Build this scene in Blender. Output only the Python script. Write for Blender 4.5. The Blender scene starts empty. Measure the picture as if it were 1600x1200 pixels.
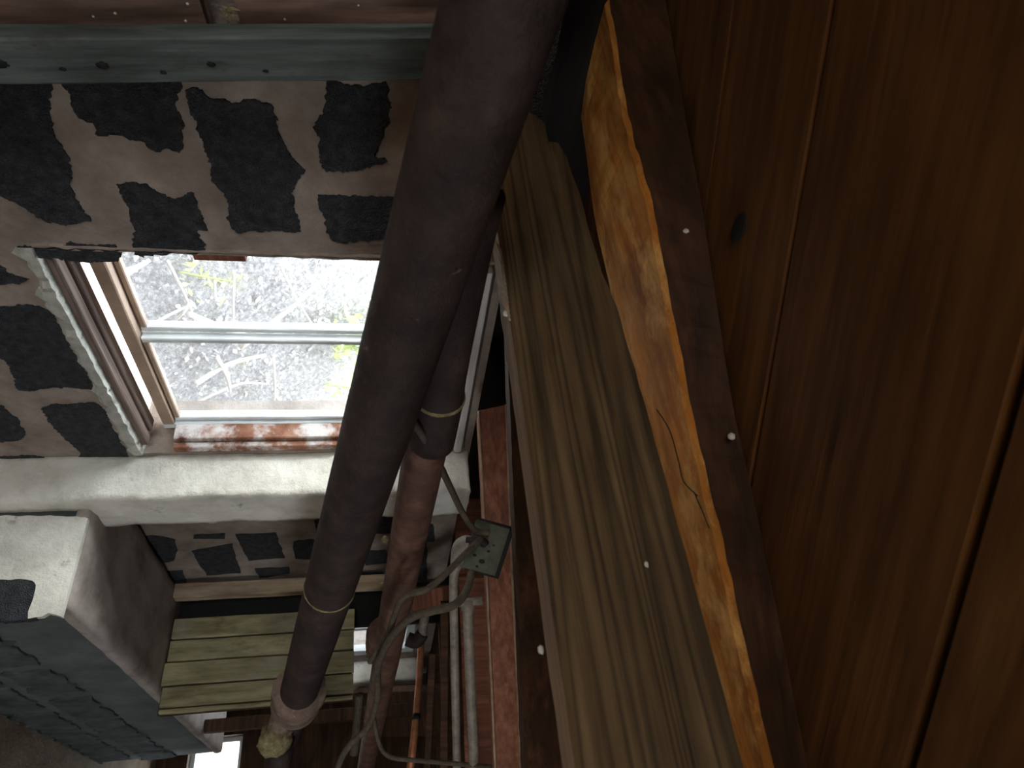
import bpy, math, random
from mathutils import Vector, Matrix, noise

random.seed(7)
SC = bpy.context.scene
COL = SC.collection

# ------------------------------------------------------------------ camera
# The photograph was taken with the phone turned on its side: the right of
# the frame is UP.  X runs along the block wall, Y into it, Z up.
F = 1084.0
EYE = 1.5                                   # camera height above the dirt floor
zc = Vector((.983, .002, .184)).normalized()
xc = Vector((-.150, .592, .792)); xc = (xc - zc * xc.dot(zc)).normalized()
yc = zc.cross(xc)
CAM = Vector((0, 0, EYE))
def w(v): return Vector((xc.dot(v), yc.dot(v), zc.dot(v)))
RIGHT, DOWN, FWD = w(Vector((1, 0, 0))), w(Vector((0, 1, 0))), w(Vector((0, 0, 1)))
def ray(px, py): return RIGHT * (px - 800) + DOWN * (py - 600) + FWD * F
def at_x(px, py, X): d = ray(px, py); return CAM + d * (X / d.x)
def at_y(px, py, Y): d = ray(px, py); return CAM + d * (Y / d.y)
def at_z(px, py, Z): d = ray(px, py); return CAM + d * ((Z - EYE) / d.z)
def at_d(px, py, dep): return CAM + ray(px, py) * (dep / F)

cd = bpy.data.cameras.new('camera'); cam = bpy.data.objects.new('camera', cd); COL.objects.link(cam)
cd.sensor_width = 36; cd.lens = 36 * F / 1600; cd.clip_start = .02
cd.dof.use_dof = True; cd.dof.focus_distance = 1.7; cd.dof.aperture_fstop = 7.0
m = Matrix.Identity(4)
for i in range(3):
    m[i][0] = RIGHT[i]; m[i][1] = -DOWN[i]; m[i][2] = -FWD[i]; m[i][3] = CAM[i]
cam.matrix_world = m
SC.camera = cam

# ------------------------------------------------------------------ light
SC.view_settings.view_transform = 'Standard'; SC.view_settings.look = 'None'
SC.view_settings.gamma = 1; SC.view_settings.use_curve_mapping = False
SC.view_settings.exposure = 1.2
wd = bpy.data.worlds.new('overcast_sky'); SC.world = wd; wd.use_nodes = True
bg = wd.node_tree.nodes['Background']; bg.inputs[0].default_value = (.90, .96, 1, 1); bg.inputs[1].default_value = 6.0
def sun(name, direction, energy, angle, color):
    l = bpy.data.lights.new(name, 'SUN'); l.energy = energy; l.angle = math.radians(angle); l.color = color
    o = bpy.data.objects.new(name, l); COL.objects.link(o)
    o.rotation_euler = Vector(direction).to_track_quat('-Z', 'Y').to_euler(); o.location = (1, 6, 5)
sun('hazy_sun', (.60, -.66, -.42), 24.0, 30, (1, .97, .90))
def portal(name, loc, direction, sx, sy):
    l = bpy.data.lights.new(name, 'AREA'); l.shape = 'RECTANGLE'; l.size = sx; l.size_y = sy
    l.cycles.is_portal = True
    o = bpy.data.objects.new(name, l); COL.objects.link(o); o.location = loc
    o.rotation_euler = Vector(direction).to_track_quat('-Z', 'Y').to_euler()

# ------------------------------------------------------------------ materials
def newmat(name):
    mt = bpy.data.materials.new(name); mt.use_nodes = True
    nt = mt.node_tree; b = nt.nodes['Principled BSDF']
    return mt, nt, b
def N(nt, t, **kw):
    n = nt.nodes.new(t)
    for k, v in kw.items():
        if k in n.inputs: n.inputs[k].default_value = v
        else: setattr(n, k, v)
    return n
def ramp(nt, fac, stops):
    r = nt.nodes.new('ShaderNodeValToRGB'); e = r.color_ramp.elements
    while len(e) < len(stops): e.new(.5)
    for k, (p, c) in enumerate(stops):
        e[k].position = p; e[k].color = (*c, 1)
    nt.links.new(fac, r.inputs[0]); return r.outputs[0]
def mix(nt, mode, fac, a, b):
    n = nt.nodes.new('ShaderNodeMix'); n.data_type = 'RGBA'; n.blend_type = mode
    L = nt.links
    if isinstance(fac, (int, float)): n.inputs[0].default_value = fac
    else: L.new(fac, n.inputs[0])
    for s, v in ((6, a), (7, b)):
        if isinstance(v, tuple): n.inputs[s].default_value = (*v, 1)
        else: L.new(v, n.inputs[s])
    return n.outputs[2]
def lin(c):                                  # sRGB 0-255 -> linear
    return tuple(((v / 255 + .055) / 1.055) ** 2.4 if v > 10 else v / 255 / 12.92 for v in c)

def wood(name, dark, mid, light, axis=0, grain=60, ringscale=9, stain=.5, rough=.75, bump=.35, ringfac=.6, wl=.8, wx=5.0, patch=None):
    mt, nt, b = newmat(name); L = nt.links
    tc = N(nt, 'ShaderNodeTexCoord')
    oi = N(nt, 'ShaderNodeObjectInfo')
    off = N(nt, 'ShaderNodeVectorMath', operation='MULTIPLY_ADD')
    L.new(oi.outputs['Random'], off.inputs[0]); off.inputs[1].default_value = (7, 3, 5); L.new(tc.outputs['Object'], off.inputs[2])
    def mapped(s_long, s_cross):
        mp = N(nt, 'ShaderNodeMapping'); s = [s_cross] * 3; s[axis] = s_long
        mp.inputs['Scale'].default_value = s; L.new(off.outputs[0], mp.inputs['Vector']); return mp.outputs[0]
    fine = N(nt, 'ShaderNodeTexNoise', Scale=1.0, Detail=5.0, Roughness=.65); L.new(mapped(2.5, grain), fine.inputs['Vector'])
    # growth rings: distance field warped by stretched noise -> cathedral arcs
    warp = N(nt, 'ShaderNodeTexNoise', Scale=1.0, Detail=2.0); L.new(mapped(wl, wx), warp.inputs['Vector'])
    wv = N(nt, 'ShaderNodeMath', operation='MULTIPLY_ADD'); L.new(warp.outputs[0], wv.inputs[0]); wv.inputs[1].default_value = ringscale
    f2 = N(nt, 'ShaderNodeMath', operation='MULTIPLY'); L.new(fine.outputs[0], f2.inputs[0]); f2.inputs[1].default_value = .7
    L.new(f2.outputs[0], wv.inputs[2])
    fr = N(nt, 'ShaderNodeMath', operation='FRACT'); L.new(wv.outputs[0], fr.inputs[0])
    ringc = ramp(nt, fr.outputs[0], [(0, (.25,) * 3), (.35, (1,) * 3), (.75, (.8,) * 3), (1, (.2,) * 3)])
    c = ramp(nt, fine.outputs[0], [(.28, dark), (.5, mid), (.74, light)])
    c = mix(nt, 'MULTIPLY', ringfac, c, ringc)
    st = N(nt, 'ShaderNodeTexNoise', Scale=1.0, Detail=6.0, Roughness=.6); L.new(mapped(3.2, 9.0), st.inputs['Vector'])
    sc_ = ramp(nt, st.outputs[0], [(.35, (.35, .33, .32)), (.6, (1, 1, 1))])
    c = mix(nt, 'MULTIPLY', stain, c, sc_)
    if patch:
        pn = N(nt, 'ShaderNodeTexNoise', Scale=1.0, Detail=8.0, Roughness=.7); L.new(mapped(patch[0] * .5, patch[0]), pn.inputs['Vector'])
        c = mix(nt, 'MIX', ramp(nt, pn.outputs[0], [(patch[1], (0, 0, 0)), (patch[1] + .16, (1, 1, 1))]), c, patch[2])
        c = mix(nt, 'MULTIPLY', ramp(nt, pn.outputs[0], [(.28, (1, 1, 1)), (.42, (0, 0, 0))]), c, (.45, .38, .32))
    L.new(c, b.inputs['Base Color']); b.inputs['Roughness'].default_value = rough; b.inputs['Specular IOR Level'].default_value = .25
    ad = N(nt, 'ShaderNodeMath', operation='ADD'); L.new(fine.outputs[0], ad.inputs[0])
    r2 = N(nt, 'ShaderNodeMath', operation='MULTIPLY'); L.new(ringc, r2.inputs[0]); r2.inputs[1].default_value = .4; L.new(r2.outputs[0], ad.inputs[1])
    bp = N(nt, 'ShaderNodeBump', Strength=bump, Distance=.004); L.new(ad.outputs[0], bp.inputs['Height']); L.new(bp.outputs[0], b.inputs['Normal'])
    return mt

def rough_mat(name, stops, scale=8, detail=8, rough=.9, bump=.4, bscale=60, dist=.004, pores=0, second=None, metal=0, spec=.3):
    mt, nt, b = newmat(name); L = nt.links
    tc = N(nt, 'ShaderNodeTexCoord')
    geo = N(nt, 'ShaderNodeNewGeometry')
    n1 = N(nt, 'ShaderNodeTexNoise', Scale=scale, Detail=detail, Roughness=.65); L.new(geo.outputs['Position'], n1.inputs['Vector'])
    c = ramp(nt, n1.outputs[0], stops)
    if second:
        n3 = N(nt, 'ShaderNodeTexNoise', Scale=second[0], Detail=6.0, Roughness=.7); L.new(geo.outputs['Position'], n3.inputs['Vector'])
        f = ramp(nt, n3.outputs[0], [(second[1], (0, 0, 0)), (second[2], (1, 1, 1))])
        c = mix(nt, 'MIX', f, c, second[3])
    n2 = N(nt, 'ShaderNodeTexNoise', Scale=bscale, Detail=6.0, Roughness=.7); L.new(geo.outputs['Position'], n2.inputs['Vector'])
    h = n2.outputs[0]
    if pores:
        v = N(nt, 'ShaderNodeTexVoronoi', Scale=pores); L.new(geo.outputs['Position'], v.inputs['Vector'])
        a = N(nt, 'ShaderNodeMath', operation='MULTIPLY_ADD'); L.new(v.outputs['Distance'], a.inputs[0]); a.inputs[1].default_value = 1.2; L.new(h, a.inputs[2]); h = a.outputs[0]
        pc = ramp(nt, h, [(.45, (.35,) * 3), (1.0, (1.25,) * 3)])
        c = mix(nt, 'MULTIPLY', .55, c, pc)
    L.new(c, b.inputs['Base Color']); b.inputs['Roughness'].default_value = rough; b.inputs['Metallic'].default_value = metal
    b.inputs['Specular IOR Level'].default_value = spec
    bp = N(nt, 'ShaderNodeBump', Strength=bump, Distance=dist); L.new(h, bp.inputs['Height']); L.new(bp.outputs[0], b.inputs['Normal'])
    return mt

M = {}
M['mortar'] = rough_mat('mortar', [(.3, lin((110, 97, 88))), (.5, lin((142, 128, 117))), (.72, lin((172, 160, 149)))], 6, bump=.8, bscale=18, dist=.014)
M['block'] = rough_mat('cinder_block', [(.3, lin((44, 45, 49))), (.5, lin((62, 63, 67))), (.75, lin((82, 83, 86)))], 45, bump=1.0, bscale=150, dist=.008, pores=260)
M['block_dim'] = rough_mat('dusty_block', [(.3, lin((50, 54, 54))), (.5, lin((80, 85, 85))), (.75, lin((108, 113, 111)))], 9, bump=.8, bscale=60, dist=.006)
M['mortar_dim'] = rough_mat('dusty_mortar', [(.3, lin((70, 74, 74))), (.5, lin((96, 101, 100))), (.75, lin((118, 122, 118)))], 4, bump=.5, bscale=30, dist=.006, second=(7, .5, .75, lin((88, 92, 90))))
M['plaster'] = rough_mat('whitewashed_plaster', [(.3, lin((188, 184, 172))), (.55, lin((222, 218, 206))), (.75, lin((236, 234, 226)))], 7, bump=.7, bscale=30, dist=.012, second=(11, .62, .72, lin((150, 140, 125))))
M['grey_plaster'] = rough_mat('grey_plaster', [(.3, lin((120, 110, 102))), (.5, lin((165, 155, 147))), (.75, lin((190, 182, 174)))], 5, bump=.3, bscale=30, dist=.006)
M['stucco_lip'] = rough_mat('stucco_lip', [(.3, lin((150, 148, 138))), (.7, lin((205, 203, 192)))], 25, bump=.8, bscale=70, dist=.01)
M['dirt'] = rough_mat('dirt_floor', [(.3, lin((112, 94, 76))), (.7, lin((160, 140, 116)))], 5, bump=.8, bscale=20, dist=.02)
M['pipe_iron'] = rough_mat('rusty_iron', [(.3, lin((38, 30, 28))), (.5, lin((54, 43, 40))), (.75, lin((76, 62, 56)))], 14, rough=.62, bump=.7, bscale=70, dist=.006, second=(38, .66, .74, lin((122, 98, 90))))
M['pipe_red'] = rough_mat('red_rust_iron', [(.3, lin((66, 46, 38))), (.5, lin((98, 69, 58))), (.75, lin((132, 98, 84)))], 18, rough=.65, bump=.5, bscale=70, dist=.004, second=(35, .7, .78, lin((176, 150, 138))))
M['crust'] = rough_mat('mineral_crust', [(.35, lin((110, 98, 70))), (.55, lin((150, 138, 98))), (.75, lin((190, 178, 150)))], 60, bump=.9, bscale=120, dist=.006)
M['galv'] = rough_mat('galvanised_pipe', [(.3, lin((110, 102, 92))), (.7, lin((165, 155, 142)))], 30, rough=.6, bump=.3, bscale=80, metal=.2)
M['copper'] = rough_mat('copper_pipe', [(.3, lin((170, 105, 70))), (.7, lin((215, 150, 108)))], 30, rough=.45, bump=.2, metal=.5)
M['cable'] = rough_mat('cloth_cable', [(.3, lin((62, 54, 46))), (.7, lin((98, 88, 74)))], 60, rough=.8, bump=.5, bscale=200, dist=.002)
M['steel'] = rough_mat('dull_steel', [(.3, lin((58, 60, 50))), (.7, lin((92, 94, 80)))], 25, rough=.55, bump=.3, metal=.3)
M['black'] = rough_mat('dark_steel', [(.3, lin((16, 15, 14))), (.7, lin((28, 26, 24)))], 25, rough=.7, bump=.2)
M['sash'] = rough_mat('white_sash', [(.3, lin((205, 210, 212))), (.7, lin((235, 240, 240)))], 12, rough=.5, bump=.1)
M['tan'] = rough_mat('tan_vinyl', [(.3, lin((150, 126, 108))), (.7, lin((188, 164, 144)))], 10, rough=.6, bump=.15)
M['bank'] = rough_mat('leaf_litter_bank', [(.34, lin((122, 116, 118))), (.5, lin((156, 151, 152))), (.66, lin((205, 201, 198)))], 55, detail=14, bump=1, bscale=30, dist=.03, second=(4, .6, .75, lin((150, 148, 112))))
M['vine'] = rough_mat('dry_vine', [(.3, lin((200, 190, 176))), (.7, lin((240, 234, 226)))], 20, bump=.3)
M['nail'] = rough_mat('white_nail', [(.3, lin((170, 168, 160))), (.7, lin((225, 222, 214)))], 20, rough=.6, bump=.1)
M['paint_white'] = wood('white_painted_wood', lin((178, 172, 166)), lin((212, 208, 202)), lin((232, 230, 226)), axis=0, grain=50, ringfac=.05, stain=.35, bump=.2)
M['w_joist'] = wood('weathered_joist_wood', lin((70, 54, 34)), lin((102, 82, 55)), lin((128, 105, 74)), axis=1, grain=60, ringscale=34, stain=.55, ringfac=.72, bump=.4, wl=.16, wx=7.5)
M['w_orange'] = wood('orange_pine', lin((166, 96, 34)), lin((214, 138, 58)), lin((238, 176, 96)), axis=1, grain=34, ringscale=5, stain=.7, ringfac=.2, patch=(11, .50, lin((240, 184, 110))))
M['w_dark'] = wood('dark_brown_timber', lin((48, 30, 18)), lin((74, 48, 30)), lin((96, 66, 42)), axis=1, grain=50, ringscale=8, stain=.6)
M['w_shade'] = wood('shaded_timber', lin((16, 11, 9)), lin((28, 20, 16)), lin((42, 30, 24)), axis=0, grain=40, ringscale=6, stain=.5)  # sill beam colour, blackened to paint the dark void between the joists
M['w_red'] = wood('red_brown_stud', lin((120, 74, 56)), lin((156, 102, 80)), lin((182, 130, 106)), axis=1, grain=60, ringscale=10, stain=.35, ringfac=.3)
M['w_plank'] = wood('subfloor_plank', lin((80, 51, 22)), lin((106, 70, 35)), lin((128, 90, 48)), axis=0, grain=40, ringscale=7, stain=.5, ringfac=.35)
M['w_post'] = wood('grey_green_post', lin((58, 64, 62)), lin((88, 95, 92)), lin((124, 132, 127)), axis=0, grain=40, ringscale=6, stain=.8, ringfac=.3, bump=.6, patch=(9, .6, lin((56, 50, 46))))
M['w_brown'] = wood('brown_board', lin((82, 64, 55)), lin((122, 98, 86)), lin((158, 134, 118)), axis=0, grain=30, ringscale=5, stain=.75, ringfac=.3)
M['w_green'] = wood('mossy_board', lin((110, 103, 72)), lin((160, 152, 114)), lin((192, 185, 150)), axis=0, grain=24, ringscale=4, stain=.75, ringfac=.2, bump=.7, patch=(7, .54, lin((150, 144, 128))))
M['w_beige'] = wood('pale_board', lin((132, 108, 84)), lin((182, 158, 130)), lin((210, 190, 164)), axis=0, grain=24, ringscale=4, stain=.7, ringfac=.15)
M['w_frame'] = wood('brown_frame_wood', lin((70, 56, 50)), lin((108, 90, 82)), lin((140, 120, 110)), axis=0, grain=50, ringscale=4, stain=.4, ringfac=.2)
M['w_sill'] = rough_mat('peeling_sill_paint', [(.3, lin((92, 58, 44))), (.5, lin((140, 96, 76))), (.75, lin((176, 136, 112)))], 14, bump=.5, bscale=50, second=(8, .46, .60, lin((206, 200, 196))))
M['w_lit_edge'] = wood('lit_edge_wood', lin((128, 104, 84)), lin((168, 142, 118)), lin((196, 172, 148)), axis=1, grain=60, ringscale=4, stain=.4, ringfac=.15)  # pale wood standing in for light caught on joist edges
M['hub'] = rough_mat('crusted_hub', [(.3, lin((84, 68, 60))), (.5, lin((122, 102, 90))), (.75, lin((156, 136, 122)))], 18, bump=.6, bscale=60, dist=.005, second=(24, .62, .7, lin((176, 164, 146))))

def leafmat():
    mt, nt, b = newmat('fresh_leaf'); b.inputs['Base Color'].default_value = (*lin((196, 214, 96)), 1); b.inputs['Roughness'].default_value = .6
    n = N(nt, 'ShaderNodeTexNoise', Scale=9.0); g = N(nt, 'ShaderNodeNewGeometry'); nt.links.new(g.outputs['Position'], n.inputs['Vector'])
    nt.links.new(ramp(nt, n.outputs[0], [(.3, lin((150, 180, 70))), (.7, lin((222, 226, 130)))]), b.inputs['Base Color'])
    return mt
M['leaf'] = leafmat()
def glassmat():
    mt, nt, b = newmat('dusty_glass'); L = nt.links
    out = nt.nodes['Material Output']
    tr = N(nt, 'ShaderNodeBsdfTransparent'); tr.inputs[0].default_value = (.95, .98, 1, 1)
    df = N(nt, 'ShaderNodeBsdfTranslucent'); df.inputs[0].default_value = (.92, .95, .95, 1)
    gl = N(nt, 'ShaderNodeBsdfGlossy', Roughness=.05)
    n = N(nt, 'ShaderNodeTexNoise', Scale=16.0, Detail=9.0, Roughness=.75)
    g = N(nt, 'ShaderNodeNewGeometry'); L.new(g.outputs['Position'], n.inputs['Vector'])
    f = N(nt, 'ShaderNodeMapRange'); L.new(n.outputs[0], f.inputs[0])
    f.inputs[1].default_value = .35; f.inputs[2].default_value = .75; f.inputs[3].default_value = .03; f.inputs[4].default_value = .15
    m1 = N(nt, 'ShaderNodeMixShader'); L.new(f.outputs[0], m1.inputs[0]); L.new(tr.outputs[0], m1.inputs[1]); L.new(df.outputs[0], m1.inputs[2])
    m2 = N(nt, 'ShaderNodeMixShader'); m2.inputs[0].default_value = .04; L.new(m1.outputs[0], m2.inputs[1]); L.new(gl.outputs[0], m2.inputs[2])
    L.new(m2.outputs[0], out.inputs[0]); return mt
M['glass'] = glassmat()

# ------------------------------------------------------------------ builders
def thing(name, label, cat, loc, group=None):
    o = bpy.data.objects.new(name, None); COL.objects.link(o); o.location = loc; o.empty_display_size = .05
    o['label'] = label; o['category'] = cat
    if group: o['group'] = group
    return o
def tag(o, label, cat, group=None):
    o['label'] = label; o['category'] = cat
    if group: o['group'] = group
    return o
def wmat(o):
    mm = o.matrix_basis.copy()
    return mm if o.parent is None else wmat(o.parent) @ o.matrix_parent_inverse @ mm
def adopt(o, parent):
    if parent is not None:
        o.parent = parent; o.matrix_parent_inverse = wmat(parent).inverted()
    return o
def mesh(name, verts, faces, mat, parent=None, smooth=False, mats=None, fmat=None, loc=None):
    vs = [Vector(v) for v in verts]
    if loc is None:
        lo = Vector([min(v[i] for v in vs) for i in range(3)]); hi = Vector([max(v[i] for v in vs) for i in range(3)])
        loc = (lo + hi) / 2
    me = bpy.data.meshes.new(name); me.from_pydata([v - loc for v in vs], [], faces)
    for mm in (mats or [mat]): me.materials.append(mm)
    if fmat:
        for p, k in zip(me.polygons, fmat): p.material_index = k
    if smooth:
        for p in me.polygons: p.use_smooth = True
    import bmesh
    bm = bmesh.new(); bm.from_mesh(me); bmesh.ops.recalc_face_normals(bm, faces=bm.faces); bm.to_mesh(me); bm.free()
    o = bpy.data.objects.new(name, me); COL.objects.link(o); o.location = loc
    return adopt(o, parent)
def boxgeo(lo, hi, V, Fc):
    k = len(V)
    for x in (lo[0], hi[0]):
        for y in (lo[1], hi[1]):
            for z in (lo[2], hi[2]): V.append((x, y, z))
    Fc += [tuple(k + i for i in f) for f in ((0, 1, 3, 2), (4, 6, 7, 5), (0, 4, 5, 1), (2, 3, 7, 6), (0, 2, 6, 4), (1, 5, 7, 3))]
def boxes(name, lst, mat, parent=None):
    V, Fc = [], []
    for lo, hi in lst: boxgeo(lo, hi, V, Fc)
    return mesh(name, V, Fc, mat, parent)
def struct(o): o['kind'] = 'structure'; return o

def board(name, a, b, wdir, wid, thk, mat, parent=None, wob=.0015, n=14, ch=.003, seed=0, mats=None):
    """A sawn board from a to b; wdir = direction of its width; local X is its length."""
    a, b = Vector(a), Vector(b); u = (b - a).normalized(); L = (b - a).length
    v = Vector(wdir); v = (v - u * v.dot(u)).normalized(); q = u.cross(v)
    hw, ht = wid / 2, thk / 2
    sec = [(-hw + ch, -ht), (hw - ch, -ht), (hw, -ht + ch), (hw, ht - ch), (hw - ch, ht), (-hw + ch, ht), (-hw, ht - ch), (-hw, -ht + ch)]
    V = []
    for i in range(n + 1):
        x = -L / 2 + L * i / n
        for j, (y, z) in enumerate(sec):
            k = j // 2
            e = noise.noise_vector(Vector((x * 9 + seed * 3.1, k * 5.7 + seed, seed * 1.7))) * wob
            V.append((x + (e.x * 2 if i in (0, n) else 0), y + e.y, z + e.z))
    Fc = []
    for i in range(n):
        for j in range(8):
            p, r = i * 8 + j, i * 8 + (j + 1) % 8
            Fc.append((p, r, r + 8, p + 8))
    Fc += [tuple(range(7, -1, -1)), tuple(n * 8 + j for j in range(8))]
    o = mesh(name, V, Fc, mat, None, loc=Vector((0, 0, 0)))
    mw = Matrix.Identity(4)
    for i in range(3):
        mw[i][0] = u[i]; mw[i][1] = v[i]; mw[i][2] = q[i]; mw[i][3] = (a[i] + b[i]) / 2
    o.matrix_basis = mw
    return adopt(o, parent)

def ragged(poly, step, amp, seed):
    if len(poly) > 4:
        n = len(poly); sm = []
        for i in range(n):
            p0, p1, p2, p3 = poly[i - 1], poly[i], poly[(i + 1) % n], poly[(i + 2) % n]
            for t in (0, .33, .67):
                sm.append(p1.lerp(p2, t) * .45 + .55 * (.5 * ((2 * p1) + (p2 - p0) * t + (2 * p0 - 5 * p1 + 4 * p2 - p3) * t * t + (3 * p1 - p0 - 3 * p2 + p3) * t ** 3)))
        poly = sm
    out = []; n = len(poly)
    for i in range(n):
        p, q = poly[i], poly[(i + 1) % n]; d = (q - p).length; k = max(1, int(d / step))
        for j in range(k):
            r = p.lerp(q, j / k)
            e = noise.noise_vector(r * 23 + Vector((seed * 3.3, seed, 0))) * amp + noise.noise_vector(r * 95 + Vector((seed, 0, 0))) * amp * .9 + noise.noise_vector(r * 210 + Vector((seed, 5, 0))) * amp * .5
            out.append(r + e)
    return out
def prism(name, poly, ext, mat, parent=None, mats=None, fmat_fn=None, lip=0):
    ext = Vector(ext); n = len(poly)
    V = [Vector(p) for p in poly] + [Vector(p) + ext for p in poly]
    Fc = [tuple(range(n)), tuple(range(2 * n - 1, n - 1, -1))] + [(i, (i + 1) % n, n + (i + 1) % n, n + i) for i in range(n)]
    fm = [fmat_fn(k) for k in range(len(Fc))] if fmat_fn else None
    return mesh(name, V, Fc, mat, parent, mats=mats, fmat=fm)

def tube(name, pts, rad, mat, parent=None, seg=14, sub=6, bump=0, cap=True, seed=0):
    P = [Vector(p) for p in pts]; R = list(rad) if isinstance(rad, (list, tuple)) else [rad] * len(P)
    if sub > 1 and len(P) > 2:                      # Catmull-Rom
        Q, S = [], []
        for i in range(len(P) - 1):
            p0, p1, p2, p3 = P[max(i - 1, 0)], P[i], P[i + 1], P[min(i + 2, len(P) - 1)]
            for j in range(sub):
                t = j / sub
                Q.append(.5 * ((2 * p1) + (p2 - p0) * t + (2 * p0 - 5 * p1 + 4 * p2 - p3) * t * t + (3 * p1 - p0 - 3 * p2 + p3) * t ** 3))
                S.append(R[i] + (R[i + 1] - R[i]) * t)
        P, R = Q + [P[-1]], S + [R[-1]]
    T = [(P[min(i + 1, len(P) - 1)] - P[max(i - 1, 0)]).normalized() for i in range(len(P))]
    up = T[0].orthogonal().normalized(); V = []
    for i, p in enumerate(P):
        up = (up - T[i] * up.dot(T[i])).normalized(); s = T[i].cross(up)
        for k in range(seg):
            a = 2 * math.pi * k / seg; r = R[i]
            d = up * math.cos(a) + s * math.sin(a)
            if bump: r *= 1 + bump * noise.noise((p + d * r) * 40 + Vector((seed, 0, 0)))
            V.append(p + d * r)
    Fc = [(i * seg + k, i * seg + (k + 1) % seg, (i + 1) * seg + (k + 1) % seg, (i + 1) * seg + k) for i in range(len(P) - 1) for k in range(seg)]
    if cap: Fc += [tuple(range(seg - 1, -1, -1)), tuple((len(P) - 1) * seg + k for k in range(seg))]
    return mesh(name, V, Fc, mat, parent, smooth=True)
def lump(name, c, r, mat, parent=None, amp=.25, seed=0, squash=(1, 1, 1)):
    V, Fc = [], []; nu, nv = 14, 9
    for i in range(1, nv):
        th = math.pi * i / nv
        for k in range(nu):
            a = 2 * math.pi * k / nu
            d = Vector((math.sin(th) * math.cos(a) * squash[0], math.sin(th) * math.sin(a) * squash[1], math.cos(th) * squash[2]))
            V.append(Vector(c) + d * r * (1 + amp * noise.noise(d * 3 + Vector((seed, 2, 1)))))
    V += [Vector(c) + Vector((0, 0, r * squash[2])), Vector(c) - Vector((0, 0, r * squash[2]))]
    for i in range(nv - 2):
        for k in range(nu): Fc.append((i * nu + k, i * nu + (k + 1) % nu, (i + 1) * nu + (k + 1) % nu, (i + 1) * nu + k))
    for k in range(nu):
        Fc.append((len(V) - 2, (k + 1) % nu, k)); Fc.append((len(V) - 1, (nv - 2) * nu + k, (nv - 2) * nu + (k + 1) % nu))
    return mesh(name, V, Fc, mat, parent, smooth=True)
E = EYE

# ------------------------------------------------------------------ room shell
WY, WB = 1.22, 1.42                      # inner and outer face of the block wall
OX0, OX1, OZ0, OZ1 = 1.165, 2.03, E - .74, E + .275      # window_1 opening
QX0, QX1, QZ0, QZ1 = 3.60, 4.55, E - .62, E + .19        # window_2 opening
CEIL = E + .50
FARX, BACKX, RIGHTY = 5.6, -3.2, -2.6
struct(boxes('floor', [((BACKX - .2, RIGHTY - .2, -.2), (FARX + .2, WB, 0))], M['dirt']))
wl = []
WT = E + .297
for x0, x1, holes in ((BACKX, OX0, None), (OX0, OX1, (OZ0, OZ1)), (OX1, QX0, None), (QX0, QX1, (QZ0, QZ1)), (QX1, FARX, None)):
    if holes: wl += [((x0, WY, 0), (x1, WB, holes[0])), ((x0, WY, holes[1]), (x1, WB, WT))]
    else: wl.append(((x0, WY, 0), (x1, WB, WT if x0 > 0 else E + .25)))
wall = struct(boxes('wall_left', wl, M['mortar']))
# far end wall with a low opening of daylight
VY0, VY1, VZ0, VZ1 = .28, 1.06, E - 1.30, E - .955
wf = struct(boxes('wall_far', [((FARX, RIGHTY, 0), (FARX + .2, VY0, CEIL + .06)), ((FARX, VY1, 0), (FARX + .2, WB, CEIL + .06)),
                               ((FARX, VY0, 0), (FARX + .2, VY1, VZ0)), ((FARX, VY0, VZ1), (FARX + .2, VY1, CEIL + .06))], M['w_dark']))
# wall behind the camera with an opening added to let in fill daylight
HY0, HY1, HZ0, HZ1 = -1.55, .0, .30, 1.60
struct(boxes('wall_back', [((BACKX - .2, RIGHTY, 0), (BACKX, HY0, CEIL + .06)), ((BACKX - .2, HY1, 0), (BACKX, WB, CEIL + .06)),
                           ((BACKX - .2, HY0, 0), (BACKX, HY1, HZ0)), ((BACKX - .2, HY0, HZ1), (BACKX, HY1, CEIL + .06))], M['mortar']))
RX0, RX1, RZ0, RZ1 = .9, 2.5, 1.05, 1.45                  # opening added out of frame to brighten the block wall
struct(boxes('wall_right', [((BACKX - .2, RIGHTY - .2, 0), (RX0, RIGHTY, CEIL + .06)), ((RX1, RIGHTY - .2, 0), (FARX + .2, RIGHTY, CEIL + .06)),
                            ((RX0, RIGHTY - .2, 0), (RX1, RIGHTY, RZ0)), ((RX0, RIGHTY - .2, RZ1), (RX1, RIGHTY, CEIL + .06))], M['mortar']))
portal('side_portal', ((RX0 + RX1) / 2, RIGHTY - .22, (RZ0 + RZ1) / 2), (0, 1, 0), 1.7, .5)
portal('window_portal', ((OX0 + OX1) / 2, WB + .03, (OZ0 + OZ1) / 2), (0, -1, 0), 1.05, .9)
portal('far_window_portal', ((QX0 + QX1) / 2, WB + .03, (QZ0 + QZ1) / 2), (0, -1, 0), 1.0, .85)
portal('fill_opening_portal', (BACKX - .22, (HY0 + HY1) / 2, (HZ0 + HZ1) / 2), (1, 0, 0), 1.4, 1.6)
portal('vent_portal', (FARX + .22, (VY0 + VY1) / 2, (VZ0 + VZ1) / 2), (-1, 0, 0), .4, .8)

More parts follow.
